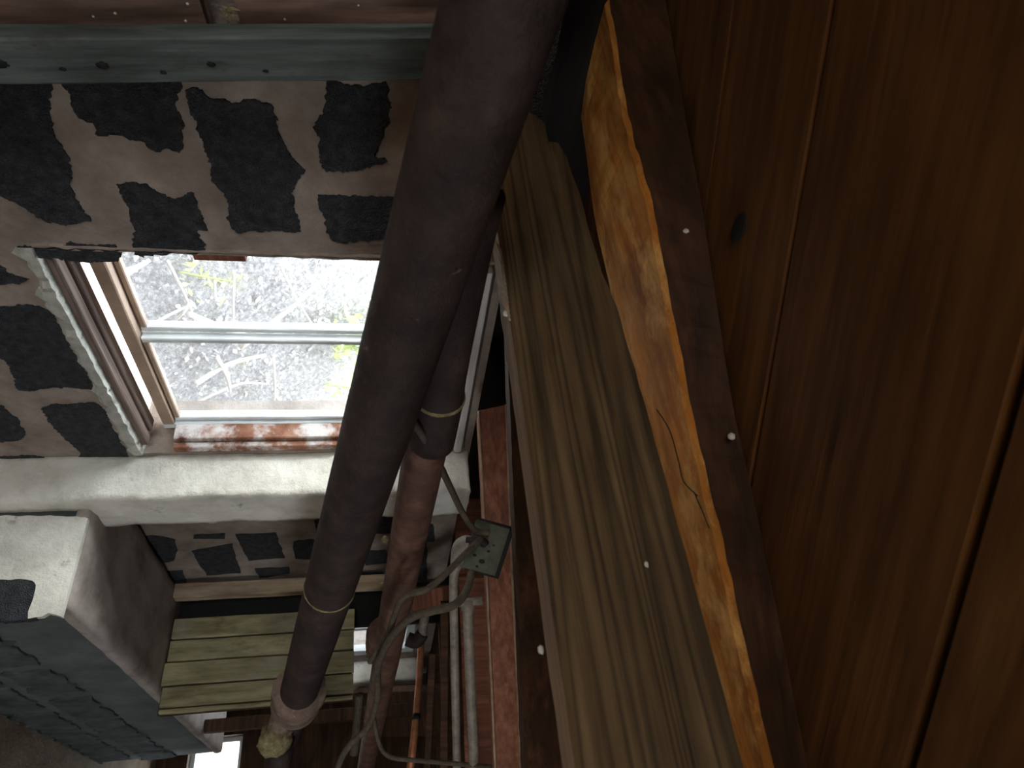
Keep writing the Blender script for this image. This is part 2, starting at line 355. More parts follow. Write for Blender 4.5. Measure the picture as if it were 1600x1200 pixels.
# subfloor: diagonal planks seen from below, finished floor slab on top of them
ceil = struct(boxes('ceiling', [((BACKX - .2, RIGHTY - .2, CEIL + .03), (FARX + .2, WB, CEIL + .18))], M['w_dark']))
ud, nd = Vector((.805, -.593, 0)), Vector((.593, .805, 0))
edges = [1.068, .811, .457, .16, -.12, -.42, -.70, -1.0, -1.3, -1.6, -1.9, -2.2, -2.5]
up_ = [1.068]
while up_[-1] < 4.4: up_.append(up_[-1] + random.choice((.27, .30, .33)))
edges = up_[:0:-1] + edges
for i in range(len(edges) - 1):
    hi, lo = edges[i], edges[i + 1]; g = .004 if hi > .5 else .008
    c = (hi + lo) / 2; base = nd * c
    # clip the plank's centre line to the room
    t0, t1 = -9, 9
    for (p, dcomp, l, h) in ((base.x, ud.x, BACKX, FARX), (base.y, ud.y, RIGHTY, 1.38)):
        a, b = (l - p) / dcomp, (h - p) / dcomp
        t0, t1 = max(t0, min(a, b)), min(t1, max(a, b))
    if t1 - t0 < .2: continue
    dz = max(0, min(.012, (c + .1) * .006))
    z = CEIL + .015 + dz
    board('plank', base + ud * (t0 - .12) + Vector((0, 0, z)), base + ud * (t1 + .12) + Vector((0, 0, z)), nd, hi - lo - 2 * g, .028, M['w_plank'], ceil, seed=i, n=10)
# knot hole
kh = at_z(1152, 356, CEIL + .0)
lump('knot', kh + Vector((0, 0, .002)), .016, M['black'], ceil, amp=.2, squash=(1.5, 1.0, .25))

# ------------------------------------------------------------------ block faces on the wall
NEAR = [
 [(-60,120),(72,120),(77,175),(83,219),(109,245),(115,302),(131,332),(142,346),(87,352),(66,346),(44,330),(24,319),(-60,262)],
 [(98,110),(276,110),(280,162),(286,236),(262,232),(245,238),(223,223),(188,210),(157,214),(144,197),(125,188),(112,171)],
 [(291,142),(315,144),(332,153),(363,160),(424,166),(437,206),(446,227),(459,254),(475,267),(464,284),(455,302),(468,359),(420,361),(385,363),(359,359),(357,315),(332,284),(324,245),(306,197)],
 [(510,125),(547,135),(604,132),(612,166),(608,192),(595,227),(586,245),(604,254),(538,271),(503,265),(494,214),(488,201),(503,175)],
 [(184,289),(219,287),(245,297),(267,311),(302,304),(315,332),(322,359),(308,363),(322,394),(262,398),(214,398),(208,359),(201,324)],
 [(499,306),(608,308),(660,310),(640,372),(593,376),(521,378),(512,346)],
 [(26,387),(109,383),(179,385),(184,407),(122,409),(61,402)],
 [(-60,482),(0,480),(48,478),(79,488),(89,504),(106,531),(116,555),(137,586),(147,610),(103,605),(31,610),(21,589),(0,558),(-60,530)],
 [(65,637),(150,630),(171,658),(181,678),(205,724),(120,722),(125,709),(96,682),(75,658)],
 [(-40,600),(0,634),(21,651),(38,671),(31,688),(-40,690)],
 [(-40,716),(0,714),(48,712),(85,721),(79,729),(0,728)],
 [(-40,404),(0,415),(14,429),(45,438),(0,446),(-40,440)],
 [(219,838),(274,843),(274,876),(246,880),(234,873)],
 [(299,861),(363,850),(376,896),(323,899)],
 [(367,836),(431,833),(445,872),(388,876)],
 [(397,889),(450,886),(453,896),(407,904)],
 [(459,847),(481,844),(492,845),(496,873),(462,873)],
 [(246,893),(286,892),(293,916),(262,913)],
 [(300,836),(352,834),(350,842),(303,842)],
 [(566,862),(604,860),(608,880),(570,884)],[(640,850),(667,848),(667,906),(640,908)],[(652,820),(678,819),(679,846),(655,848)],
 [(560,895),(598,893),(600,930),(562,930)],
]
boxesXZ = [(OX0 - .05, OX1 + .05, OZ0 - .06, OZ1 + .05), (QX0 - .03, QX1 + .3, QZ0 - .03, QZ1 + .03), (2.03, 2.26, E - .95, CEIL)]
CEILB = E + .29
for k, poly in enumerate(NEAR):
    pts = [at_y(x, y, WY - .003) for x, y in poly]
    far = pts[0].x > 2.2
    rg = ragged(pts, .004 if not far else .03, .007 if not far else .006, k)
    for p in rg: p.y = WY - .003
    prism('concrete_block', rg, (0, .02, 0), M['block'], wall)
    xs, zs = [p.x for p in pts], [p.z for p in pts]
    boxesXZ.append((min(xs), max(xs), min(zs), max(zs)))
row = 0; z = E - 1.47
protos = []
while z < CEILB - .10:
    x = BACKX + .05 + (row % 2) * .20
    while x < FARX - .3:
        x0, x1, z0, z1 = x + .025, x + .375, z + .02, z + .175
        if not any(x0 < b[1] and x1 > b[0] and z0 < b[3] and z1 > b[2] for b in boxesXZ):
            if len(protos) < 6:
                s = len(protos)
                rg = ragged([Vector((x0, WY - .003, z0)), Vector((x1, WY - .003, z0)), Vector((x1, WY - .003, z1)), Vector((x0, WY - .003, z1))], .07, .018, 50 + s)
                for p in rg: p.y = WY - .003
                protos.append(prism('concrete_block', rg, (0, .02, 0), M['block'], wall))
            else:
                src = protos[random.randrange(6)]; c = src.copy(); COL.objects.link(c); c.location = ((x0 + x1) / 2, src.location.y, (z0 + z1) / 2)
        x += .405
    z += .2; row += 1

# ragged stucco lip along the lower edge and the near side of the opening
def lip(name, pts, wid, mat, parent, seed, depth=.03, out=.012):
    V, Fc = [], []; n = 46
    a, b, side = pts
    for i in range(n + 1):
        p = a.lerp(b, i / n)
        r1 = wid * (1 + .55 * noise.noise(Vector((i * .45, seed, 0))) + .6 * noise.noise(Vector((i * 1.7, seed, 3))))
        r2 = .006 * noise.noise(Vector((i * .8, seed + 9, 0)))
        oy = out * (1 + .6 * noise.noise(Vector((i * .9, seed + 4, 1))))
        V += [p + side * r1 + Vector((0, .004, 0)), p + side * r1 * .55 + Vector((0, -oy, 0)), p + side * (r2) + Vector((0, -oy * .8, 0)), p - side * (.004 + abs(r2)) + Vector((0, depth, 0)), p + side * r1 + Vector((0, depth, 0))]
    for i in range(n):
        for j in range(5):
            Fc.append((i * 5 + j, i * 5 + (j + 1) % 5, (i + 1) * 5 + (j + 1) % 5, (i + 1) * 5 + j))
    Fc += [tuple(range(4, -1, -1)), tuple(n * 5 + j for j in range(5))]
    return mesh(name, V, Fc, mat, parent)
lip('stucco_edge', (Vector((OX0, WY, OZ0)), Vector((OX1, WY, OZ0)), Vector((0, 0, -1))), .040, M['stucco_lip'], wall, 3)
lip('stucco_edge', (Vector((OX0 - .004, WY, OZ0)), Vector((OX0 - .004, WY, OZ1)), Vector((-1, 0, 0))), .010, M['mortar'], wall, 8, out=.006)

lip('stucco_edge', (Vector((OX0 - .001, WY + .001, OZ0 + .02)), Vector((OX0 - .001, WY + .001, OZ1)), Vector((1, 0, 0))), .007, M['mortar'], wall, 15, out=.004)

# ------------------------------------------------------------------ window_1 (opening 1)
GY = 1.325
win = bpy.data.objects.new('window_1', None); COL.objects.link(win); win.location = ((OX0 + OX1) / 2, GY, OZ0); win['kind'] = 'structure'
def rod(name, lo, hi, mat, parent): return boxes(name, [(lo, hi)], mat, parent)
gz0, gz1 = E - .648, E + .215
gx0, gxm, gx1 = 1.20, 1.575, 1.985
def bx(name, x0, x1, y0, y1, z0, z1, mat, par=win, ax='z'):
    a = {'z': ((x0 + x1) / 2, (y0 + y1) / 2, z0), 'x': (x0, (y0 + y1) / 2, (z0 + z1) / 2)}[ax]
    b = {'z': ((x0 + x1) / 2, (y0 + y1) / 2, z1), 'x': (x1, (y0 + y1) / 2, (z0 + z1) / 2)}[ax]
    if ax == 'z': return board(name, a, b, (1, 0, 0), x1 - x0, y1 - y0, mat, par, wob=.0006)
    return board(name, a, b, (0, 0, 1), z1 - z0, y1 - y0, mat, par, wob=.0006)
# weathered jamb boards stepping up the reveal
bx('jamb_board', OX0 + .004, OX1 - .03, 1.232, 1.268, OZ0 + .002, OZ0 + .022, M['w_frame'], ax='x')
bx('jamb_board', OX0 + .004, OX1 - .05, 1.270, 1.312, OZ0 + .002, OZ0 + .030, M['w_frame'], ax='x')
boxes('daylight_strip', [((OX0 + .003, 1.313, OZ0 + .001), (OX1 - .06, 1.418, OZ0 + .012))], M['plaster'], win)  # white strip standing in for bright daylight beside the frame
# tan frame, sashes
fr_ = bx('frame_rail', gx0 - .05, gx1 + .02, 1.30, 1.345, gz0 - .038, gz0 - .002, M['tan'], ax='x')
bx('frame_rail', gx0 - .05, gx1 + .02, 1.30, 1.345, gz1 + .002, gz1 + .05, M['tan'], ax='x')
bx('frame_stile', gx1 + .002, gx1 + .028, 1.30, 1.345, gz0 - .038, gz1 + .05, M['sash'])
bx('frame_stile', OX0 + .003, gx0 - .01, 1.33, 1.36, gz0 - .038, gz1 + .05, M['sash'])
for (a, b, yy) in ((gx0, gxm + .001, 1.345), (gxm + .004, gx1, 1.322)):
    s = bpy.data.objects.new('sash', None); COL.objects.link(s); s.location = ((a + b) / 2, yy, gz0); adopt(s, win)
    bx('stile', a, a + .018, yy - .011, yy + .018, gz0, gz1, M['sash'], s)
    bx('stile', b - .018, b, yy - .011, yy + .018, gz0, gz1, M['sash'], s)
    bx('rail', a + .018, b - .018, yy - .011, yy + .011, gz0, gz0 + .016, M['tan'], s, 'x')
    bx('rail', a + .018, b - .018, yy - .011, yy + .018, gz1 - .016, gz1, M['sash'], s, 'x')
    boxes('glass_pane', [((a + .016, yy - .010, gz0 + .014), (b - .016, yy - .007, gz1 - .014))], M['glass'], s)
# top trim (right in the frame): painted board
bx('head_trim', OX0 + .02, OX1 + .0, 1.205, 1.29, OZ1 - .035, OZ1 - .010, M['paint_white'], ax='x')
# peeling wooden jamb at the far side
bx('side_jamb', 1.988, 2.028, 1.245, 1.30, OZ0 + .095, OZ1 - .04, M['w_sill'])
bx('side_jamb', 2.004, 2.034, 1.222, 1.243, OZ0 + .095, OZ0 + .60, M['w_sill'])
# broken pieces of wood at the near side
bx('broken_shim', OX0 - .004, 1.206, 1.236, 1.262, E - .425, E - .312, M['w_red'])
bx('broken_shim', OX0 - .004, 1.184, 1.236, 1.262, E - .075, E + .24, M['w_brown'])
bx('broken_shim', OX0 - .004, 1.178, 1.236, 1.262, E - .60, E - .427, M['w_frame'])

# ------------------------------------------------------------------ window_2 further along the wall
win2 = bpy.data.objects.new('window_2', None); COL.objects.link(win2); win2.location = ((QX0 + QX1) / 2, 1.27, QZ0); win2['kind'] = 'structure'
def bx2(n, *a, **k): return bx(n, *a, par=win2, **k)
bx2('stile', QX0, QX0 + .04, 1.25, 1.29, QZ0, QZ1, M['sash'])
bx2('stile', QX1 - .09, QX1 - .002, 1.25, 1.29, QZ0, QZ1, M['sash'])
bx2('rail', QX0 + .04, QX1 - .09, 1.25, 1.29, QZ0, QZ0 + .04, M['sash'], ax='x')
bx2('rail', QX0 + .04, QX1 - .09, 1.25, 1.29, QZ1 - .05, QZ1, M['sash'], ax='x')
bx2('mullion', 4.02, 4.06, 1.25, 1.29, QZ0 + .04, QZ1 - .05, M['sash'])
boxes('glass_pane', [((QX0 + .04, 1.268, QZ0 + .04), (4.02, 1.272, QZ1 - .05))], M['glass'], win2)
boxes('glass_pane', [((4.06, 1.268, QZ0 + .04), (QX1 - .09, 1.272, QZ1 - .05))], M['glass'], win2)
# vent opening in the far wall
win3 = bpy.data.objects.new('window_3', None); COL.objects.link(win3); win3.location = (FARX + .1, (VY0 + VY1) / 2, VZ0); win3['kind'] = 'structure'
boxes('frame', [((FARX + .08, VY0, VZ0), (FARX + .12, VY0 + .03, VZ1)), ((FARX + .08, VY1 - .03, VZ0), (FARX + .12, VY1, VZ1)),
                ((FARX + .08, VY0 + .03, VZ0), (FARX + .12, VY1 - .03, VZ0 + .03)), ((FARX + .08, VY0 + .03, VZ1 - .03), (FARX + .12, VY1 - .03, VZ1))], M['sash'], win3)
boxes('glass_pane', [((FARX + .098, VY0 + .03, VZ0 + .03), (FARX + .102, VY1 - .03, VZ1 - .03))], M['glass'], win3)

# ------------------------------------------------------------------ pilasters and ledge
def rough_block(name, lo, hi, mat, parent=None, n=(6, 6, 40), amp=.006, rnd=.012, seed=0):
    """A plastered mass: gridded box with softened, uneven faces."""
    lo, hi = Vector(lo), Vector(hi); V, Fc, idx = [], [], {}
    c = (lo + hi) / 2; h = (hi - lo) / 2
    def vid(i, j, k):
        key = (i, j, k)
        if key not in idx:
            p = Vector((lo.x + (hi.x - lo.x) * i / n[0], lo.y + (hi.y - lo.y) * j / n[1], lo.z + (hi.z - lo.z) * k / n[2]))
            q = p - c; inner = Vector([max(-h[t] + rnd, min(h[t] - rnd, q[t])) for t in range(3)]); d = q - inner
            if d.length > 1e-9: p = c + inner + d.normalized() * rnd
            e = noise.noise_vector(p * 11 + Vector((seed, 0, 0))) * amp + noise.noise_vector(p * 40 + Vector((seed, 0, 0))) * amp * .5
            idx[key] = len(V); V.append(p + e)
        return idx[key]
    for a in range(3):
        b, d = (a + 1) % 3, (a + 2) % 3
        for side in (0, n[a]):
            for i in range(n[b]):
                for j in range(n[d]):
                    q = []
                    for (di, dj) in ((0, 0), (1, 0), (1, 1), (0, 1)):
                        t = [0, 0, 0]; t[a] = side; t[b] = i + di; t[d] = j + dj; q.append(vid(*t))
                    Fc.append(tuple(q if side else q[::-1]))
    return mesh(name, V, Fc, mat, parent, smooth=True)
p1 = rough_block('pilaster', (2.045, 1.07, 0), (2.235, WY + .005, E + .29), M['plaster'], n=(10, 8, 140), amp=.006, rnd=.005, seed=2)
tag(p1, 'rough whitewashed pilaster on the wall, right beside the large window', 'pilaster')
p2 = rough_block('pilaster', (4.56, 1.09, 0), (4.76, WY + .005, E + .24), M['plaster'], n=(5, 5, 60), amp=.005, seed=5)
tag(p2, 'small sunlit pilaster at the far window, beyond the green boards', 'pilaster')

# low ledge of blocks with a smooth plaster cap
LX0, LX1, LY0, LZ = 2.10, 4.55, .765, E - .872
led = thing('block_ledge', 'low block ledge with smooth grey plaster top and whitewashed end', 'ledge', (2.7, 1.0, 0))
rough_block('core', (LX0 + .012, LY0 + .012, 0), (LX1, 1.07, LZ - .03), M['mortar_dim'], led, n=(14, 6, 10), amp=.003, rnd=.006)
rough_block('core', (2.236, 1.06, 0), (LX1, WY - .008, LZ - .03), M['mortar_dim'], led, n=(12, 4, 8), amp=.002, rnd=.004)
rough_block('plaster_cap', (LX0 + .004, LY0, LZ - .05), (LX1, WY - .008, LZ), M['grey_plaster'], led, n=(48, 16, 4), amp=.004, rnd=.022, seed=4)
# whitewash on the end face: an irregular plaster sheet
endp = [at_x(x, y, LX0) for x, y in ((-90, 808), (0, 806), (70, 806), (139, 811), (132, 850), (120, 905), (103, 962), (78, 958), (44, 966), (52, 935), (56, 914), (44, 905), (0, 905), (-90, 905))]
rg = ragged(endp, .012, .004, 71)
for p in rg: p.x = LX0 - .001; p.z = min(p.z, LZ - .004)
bp_ = ragged([at_x(x, y, LX0 + .002) for x, y in ((-90, 898), (40, 898), (62, 910), (58, 945), (56, 966), (-90, 972))], .01, .004, 75)
for p in bp_: p.x = LX0 + .002
prism('concrete_block', bp_, (.02, 0, 0), M['block'], led)
o = prism('whitewash', rg, (.016, 0, 0), M['plaster'], led)
for r in range(1, 4):
    zt = LZ - .055 - r * .2
    z0, z1 = max(.01, zt - .15), zt
    x = LX0 + .02 + (.2 if r % 2 else 0)
    if r % 2: boxes('concrete_block', [((LX0 + .014, LY0 + .004, z0), (LX0 + .19, LY0 + .03, z1))], M['block_dim'], led)
    while x < LX1 - .1:
        x1 = min(x + .34, LX1 - .01)
        rg = ragged([Vector((x, LY0 + .004, z0)), Vector((x1, LY0 + .004, z0)), Vector((x1, LY0 + .004, z1)), Vector((x, LY0 + .004, z1))], max(.03, 0), .02, 90 + r * 7 + int(x * 10))
        for p in rg: p.y = LY0 + .004
        prism('concrete_block', rg, (0, .02, 0), M['block_dim'], led)
        x += .405
    rg = ragged([Vector((LX0 + .004, LY0 + .02, z0 - (.1 if r == 0 else 0))), Vector((LX0 + .004, 1.05, z0 - (.1 if r == 0 else 0))), Vector((LX0 + .004, 1.05, z1 - (.1 if r == 0 else 0))), Vector((LX0 + .004, LY0 + .02, z1 - (.1 if r == 0 else 0)))], .03, .008, 130 + r)
    if r: 
        for p in rg: p.x = LX0 + .004
        prism('concrete_block', rg, (.02, 0, 0), M['block'], led)

# ------------------------------------------------------------------ timber panel beyond the ledge
PX = 3.12
pan = thing('board_panel', 'panel of greenish weathered boards standing on the plaster ledge', 'panel', (PX, .87, LZ))
zb, zt = LZ + .004, E - .115
ys = [1.062, .972, .883, .790, .706, .684]
for i in range(5):
    y0, y1 = ys[i + 1], ys[i]
    board('slat', (PX + .01 + (.004 * (i % 2)), (y0 + y1) / 2, zb + random.uniform(0, .012)), (PX + .01 + (.004 * (i % 2)), (y0 + y1) / 2, zt - random.uniform(0, .006)), (0, 1, 0), y1 - y0 - .006, .022, M['w_green'], pan, seed=i + 20, wob=.002)
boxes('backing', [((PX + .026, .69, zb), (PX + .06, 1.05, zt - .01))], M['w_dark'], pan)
lb = board('lintel_board', (3.10, 1.165, LZ + .004), (3.10, 1.165, E + .15), (0, 1, 0), .062, .05, M['w_beige'], seed=31, wob=.003)
tag(lb, 'pale rough upright board between block wall and dark gap above the green boards', 'board')
db = board('gap_shade_board', (3.24, 1.11, LZ + .004), (3.24, 1.11, E + .35), (0, 1, 0), .19, .03, M['black'], seed=33)  # black board added to keep the gap dark, as shade
tag(db, 'black board added as shade in the gap behind the green boards', 'board')
st = board('stud', (4.0, .805, LZ + .004), (4.0, .805, E + .20), (0, 1, 0), .06, .045, M['w_dark'], seed=35)
tag(st, 'dark brown upright stud along the lower edge of the green boards', 'stud')

# ------------------------------------------------------------------ post and boards close to the camera
post = thing('wall_post', 'grey green weathered post with dark knots across the top of the block wall', 'post', (.62, 1.1, 0))
pa = at_y(-120, 97, 1.095); pb = at_y(700, 92, 1.095)
PYF = 1.10
q0, q1 = at_y(300, 131, PYF), at_y(300, 62, PYF)
pxm, pw = (q0.x + q1.x) / 2, q0.x - q1.x
zpt = E + .10
ztop = at_y(705, 90, PYF).z
ptop = at_y(690, 128, PYF).x - at_y(300, 131, PYF).x
pl_, pr_ = at_y(0, 97.5, PYF), at_y(650, 93, PYF)
pdn = pl_ + (pr_ - pl_) * ((0 - pl_.z) / (pr_.z - pl_.z)); pup = pl_ + (pr_ - pl_) * ((ztop - pl_.z) / (pr_.z - pl_.z))
board('upright', pdn + Vector((0, .0225, 0)), pup + Vector((0, .0225, 0)), (1, 0, 0), pw, .045, M['w_post'], post, seed=41, wob=.002, n=40)
for (x, y, r) in ((160, 102, .006), (98, 108, .0035), (330, 101, .004), (415, 111, .003), (2, 100, .007), (255, 113, .003)):
    lump('knot', at_y(x, y, PYF - .001), r, M['black'], post, amp=.5, seed=x, squash=(1, .35, 1.5))
for k, (x0, x1, gname) in enumerate(((-140, 322, 'a'), (374, 720, 'b'))):
    BY = 1.172
    a, b = at_y(x0, 52 - .009 * x0, BY), at_y(x1, 52 - .009 * x1, BY)
    if not k: a = b + (a - b) * ((b.z - .0) / (b.z - a.z))
    sh = Vector((-.085, 0, 0))
    o = board('wall_board', a + sh, b + sh, (1, 0, 0), .20, .03, M['w_brown'], seed=43 + k, wob=.003, n=30)
    tag(o, ('reddish brown board behind the grey post, left of the dark gap', 'dark brown board behind the grey post, right of the dark gap')[k], 'board')
    for (x, y) in (((72, 42), (137, 40), (180, 21), (290, 33), (293, 6), (146, 26)), ((560, 8), (445, 30)))[k]:
        lump('nail', at_y(x, y, 1.157), .0022, M['nail'], o, amp=.2, squash=(1, .5, 1))
# dry leaf scrap caught in the gap
V, Fc = [], []
for i in range(9):
    c = at_y(358 + random.uniform(-8, 12), 28 + random.uniform(-18, 16), 1.14); d = Vector((random.uniform(-1, 1), random.uniform(-.3, .3), random.uniform(-1, 1))).normalized() * .014
    e = Vector((random.uniform(-1, 1), random.uniform(-1, 1), random.uniform(-1, 1))).normalized() * .004; k = len(V)
    V += [c - d, c + e, c + d, c - e]; Fc.append((k, k + 1, k + 2, k + 3))
tag(mesh('dry_leaf', V, Fc, M['crust']), 'curled scrap of dry leaf caught in the gap between two boards', 'leaf')

# ------------------------------------------------------------------ joists
# A: wide weathered joist close to the camera
XA = .745
face = [(898, 1200), (799, 516), (776, 355), (752, 215), (800, 178), (822, 172), (838, 182), (851, 192), (853, 204), (857, 221), (866, 222), (872, 223), (885, 245), (893, 270), (905, 300), (918, 352), (940, 425), (964, 480), (1016, 661), (1072, 864), (1162, 1200)]
pts = [at_x(x, y, XA) for x, y in face]
def extend(p, q, Y): t = (Y - q.y) / (q.y - p.y); return q + (q - p) * t
lowend = extend(pts[1], pts[0], -1.4); topend = extend(pts[-2], pts[-1], -1.4)
lowend.z = pts[0].z; topend.z = pts[-1].z
prof = [lowend] + pts + [topend]
def dens(poly):
    out = []
    for i in range(len(poly)):
        p, q = poly[i], poly[(i + 1) % len(poly)]; k = max(1, int((q - p).length / .03))
        for j in range(k):
            r = p.lerp(q, j / k)
            if 0 < j: r = r + Vector((0, 0, .0018 * noise.noise(r * 30)))
            out.append(r)
    return out
ja = prism('floor_joist', dens(prof), (.052, 0, 0), M['w_joist'])
ja.data.materials.append(M['w_lit_edge'])
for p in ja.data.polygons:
    if p.normal.z < -.75: p.material_index = 1  # underside painted paler, as if lit from below
tag(ja, 'wide weathered joist with wavy dark grain and broken upper end, beside the orange timber', 'joist')
for (x, y, r) in ((790, 490, .006), (1010, 882, .004), (845, 1015, .005)):
    lump('nail', at_x(x, y, XA), r, M['nail'], ja, amp=.3, squash=(.4, 1, .6))
# splintered lower corner of A
V, Fc = [], []
for i in range(16):
    y = 395 + i * 7; x = 782 + (y - 395) * .12
    c = at_x(x, y, XA - .002); L_ = .03 + .02 * random.random(); k = len(V)
    dv = Vector((random.uniform(-.006, .003), L_ * .9, random.uniform(-.010, .002)))
    V += [c, c + dv, c + Vector((.004, 0, .005)), c + Vector((-.004, .002, .002))]; Fc += [(k, k + 1, k + 2), (k, k + 1, k + 3), (k, k + 2, k + 3), (k + 1, k + 2, k + 3)]
sp = mesh('splinter', V, Fc, M['w_beige'], ja); sp['kind'] = 'stuff'

# B: hewn timber under the subfloor, orange below and dark on its side
ZB = E + .43
def bedge(pxs, Z): return [at_z(x, y, Z) for x, y in pxs]
nb = bedge([(958, 60), (975, 170), (985, 215), (1010, 300), (1032, 410), (1060, 560), (1078, 660), (1110, 790), (1150, 970), (1200, 1200)], ZB)
nt_ = bedge([(1050, 60), (1062, 130), (1072, 190), (1098, 330), (1113, 430), (1133, 560), (1148, 650), (1180, 790), (1215, 960), (1262, 1200)], E + .499)
fb = [p + Vector((.25, .03, 0)) for p in nb]; fb = [Vector((p.x + .006 * noise.noise(p * 14), p.y, p.z)) for p in fb]
ft = [Vector((p.x, p.y, E + .499)) for p in fb]
for L_ in (nb, nt_, fb, ft):
    d = (L_[-1] - L_[-4]).normalized(); d = d / abs(d.y); L_.append(L_[-1] + d * 1.4)
    d0 = (L_[0] - L_[2]).normalized(); d0 = d0 / abs(d0.y); L_.insert(0, L_[0] + d0 * max(0, 1.38 - L_[0].y))
V, Fc, fm = [], [], []
K = 5
rows = []
n = len(nb)
for i in range(n - 1):
    for j in range(6 if i < n - 2 else 12):
        t = j / (6 if i < n - 2 else 12)
        rows.append([a[i].lerp(a[i + 1], t) for a in (nb, nt_, ft, fb)])
rows.append([a[-1] for a in (nb, nt_, ft, fb)])
SEC = []
for r in rows:
    nb_, nt2, ft_, fb_ = r
    e = noise.noise(nb_ * 25) * .006
    sec = [nb_ + Vector((e, 0, .006)), nt2, ft_, fb_ + Vector((0, 0, .01)), fb_.lerp(nb_, .33) + Vector((0, 0, .004 * noise.noise(nb_ * 30 + Vector((3, 0, 0))))), fb_.lerp(nb_, .66) + Vector((0, 0, .004 * noise.noise(nb_ * 30 + Vector((7, 0, 0))))), nb_ + Vector((.012 + e, 0, 0))]
    SEC.append(sec)
for s in SEC: V += s
S = 7
for i in range(len(SEC) - 1):
    for j in range(S):
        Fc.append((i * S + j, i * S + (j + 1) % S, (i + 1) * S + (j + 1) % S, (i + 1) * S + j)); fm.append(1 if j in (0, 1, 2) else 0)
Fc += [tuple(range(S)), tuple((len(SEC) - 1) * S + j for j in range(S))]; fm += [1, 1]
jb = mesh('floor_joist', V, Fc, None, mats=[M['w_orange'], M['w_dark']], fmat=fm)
tag(jb, 'hewn joist with bright orange underside and dark side, nailed under the subfloor planks', 'joist')
# split running along the orange face
crk = [at_z(x, y, ZB - .0015) for x, y in ((1026, 640), (1046, 672), (1060, 720), (1068, 752), (1090, 775))]
tube('crack', crk, .0008, M['black'], jb, seg=5)
tube('crack', [at_z(x, y, ZB - .0015) for x, y in ((1084, 768), (1098, 800), (1108, 825))], .0008, M['black'], jb, seg=5)
for (x, y) in ((1072, 362), (1143, 682), (1215, 1092)):
    lump('nail', at_z(x, y, E + .475), .005, M['nail'], jb, amp=.3)

# C: red brown stud behind the box;  D: dark joist between C and A
def slab(name, pts, ext, mat):
    P = [at_x(x, y, X) for x, y, X in pts]
    return prism(name, dens(P), ext, mat)
jc = slab('floor_joist', [(747, 642, 1.66), (792, 632, 1.66), (799, 830, 1.80), (806, 1000, 1.95), (815, 1200, 2.15), (818, 1290, 2.25), (778, 1290, 2.25), (773, 1200, 2.15), (764, 1000, 1.95), (755, 800, 1.78)], (.045, 0, 0), M['w_red'])
tag(jc, 'red brown joist with sawn end, holding the electrical box', 'joist')
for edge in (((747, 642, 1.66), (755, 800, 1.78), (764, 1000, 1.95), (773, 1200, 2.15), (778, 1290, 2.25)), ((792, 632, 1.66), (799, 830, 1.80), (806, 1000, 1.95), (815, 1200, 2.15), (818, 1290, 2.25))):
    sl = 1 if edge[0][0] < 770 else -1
    tube('lit_edge', [at_x(x + sl, y, X - .001) for x, y, X in edge], .0042, M['w_lit_edge'], jc, seg=6, sub=4, bump=.25)  # pale strips paint the light along both edges of C
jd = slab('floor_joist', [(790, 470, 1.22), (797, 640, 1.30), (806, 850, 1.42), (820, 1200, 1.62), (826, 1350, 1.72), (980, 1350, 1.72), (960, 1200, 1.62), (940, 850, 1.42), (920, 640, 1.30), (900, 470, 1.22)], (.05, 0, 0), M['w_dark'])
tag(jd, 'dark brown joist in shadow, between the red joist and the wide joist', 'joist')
rim = boxes('sill_beam', [((BACKX, 1.385, WT + .001), (FARX, 1.425, CEIL + .029)), ((BACKX, 1.385, E + .251), (OX0 - .002, 1.425, WT + .001))], M['w_shade'])
tag(rim, 'dark timber sill beam lying along the top of the block wall', 'beam')
# more joists away along the ceiling
for k, x in enumerate((2.75, 3.3, 3.85, 4.4, 4.95)):
    o = board('floor_joist', (x, 1.38, E + .40), (x, RIGHTY + .01, E + .40), (0, 0, 1), .19, .045, M['w_dark'] if k else M['w_red'], seed=60 + k)
    tag(o, ['reddish joist just beyond the red brown joist, first of the far row', 'dark joist behind the grey supply pipes, second of the far row', 'dark joist above the small far window, third of the far row', 'dark joist past the small far window, fourth of the far row', 'dark joist nearest the far end wall, last of the far row'][k], 'joist', 'far joists along the crawl space')

# ------------------------------------------------------------------ pipes
def along(px0, py0, d0, px1, py1, d1, t): return at_d(px0, py0, d0).lerp(at_d(px1, py1, d1), t)
P0, P1 = at_d(728, 200, .735), at_d(463, 1095, 2.20)
PD = (P1 - P0).normalized(); PLn = (P1 - P0).length
pipe = thing('drain_pipe', 'thick dark iron drain pipe crossing in front of the window', 'pipe', P1)
tube('barrel', [P0 - PD * .75 + (P1 - P0) * (k / 30) * 1.36 for k in range(31)] + [P1], .0565, M['pipe_iron'], pipe, seg=40, sub=1, bump=.008)
ring = lambda t, r, wd, mat, nm, par, a=P0, dd=PD, sg=36, bp=.02: tube(nm, [a + dd * (t - wd), a + dd * (t - wd * .6), a + dd * (t), a + dd * (t + wd * .6), a + dd * (t + wd)], [r * .96, r, r * 1.01, r, r * .96], mat, par, seg=sg, sub=2, bump=bp)
tt = PLn * .58
rr = None
for k in range(300):                                  # find the seam that falls at y = 920
    q = P0 + PD * (PLn * k / 300) - CAM
    yy = 600 + F * q.dot(DOWN) / q.dot(FWD)
    if yy > 918: tt = PLn * k / 300; break
ring(tt, .0580, .004, M['crust'], 'seam', pipe, bp=.04)
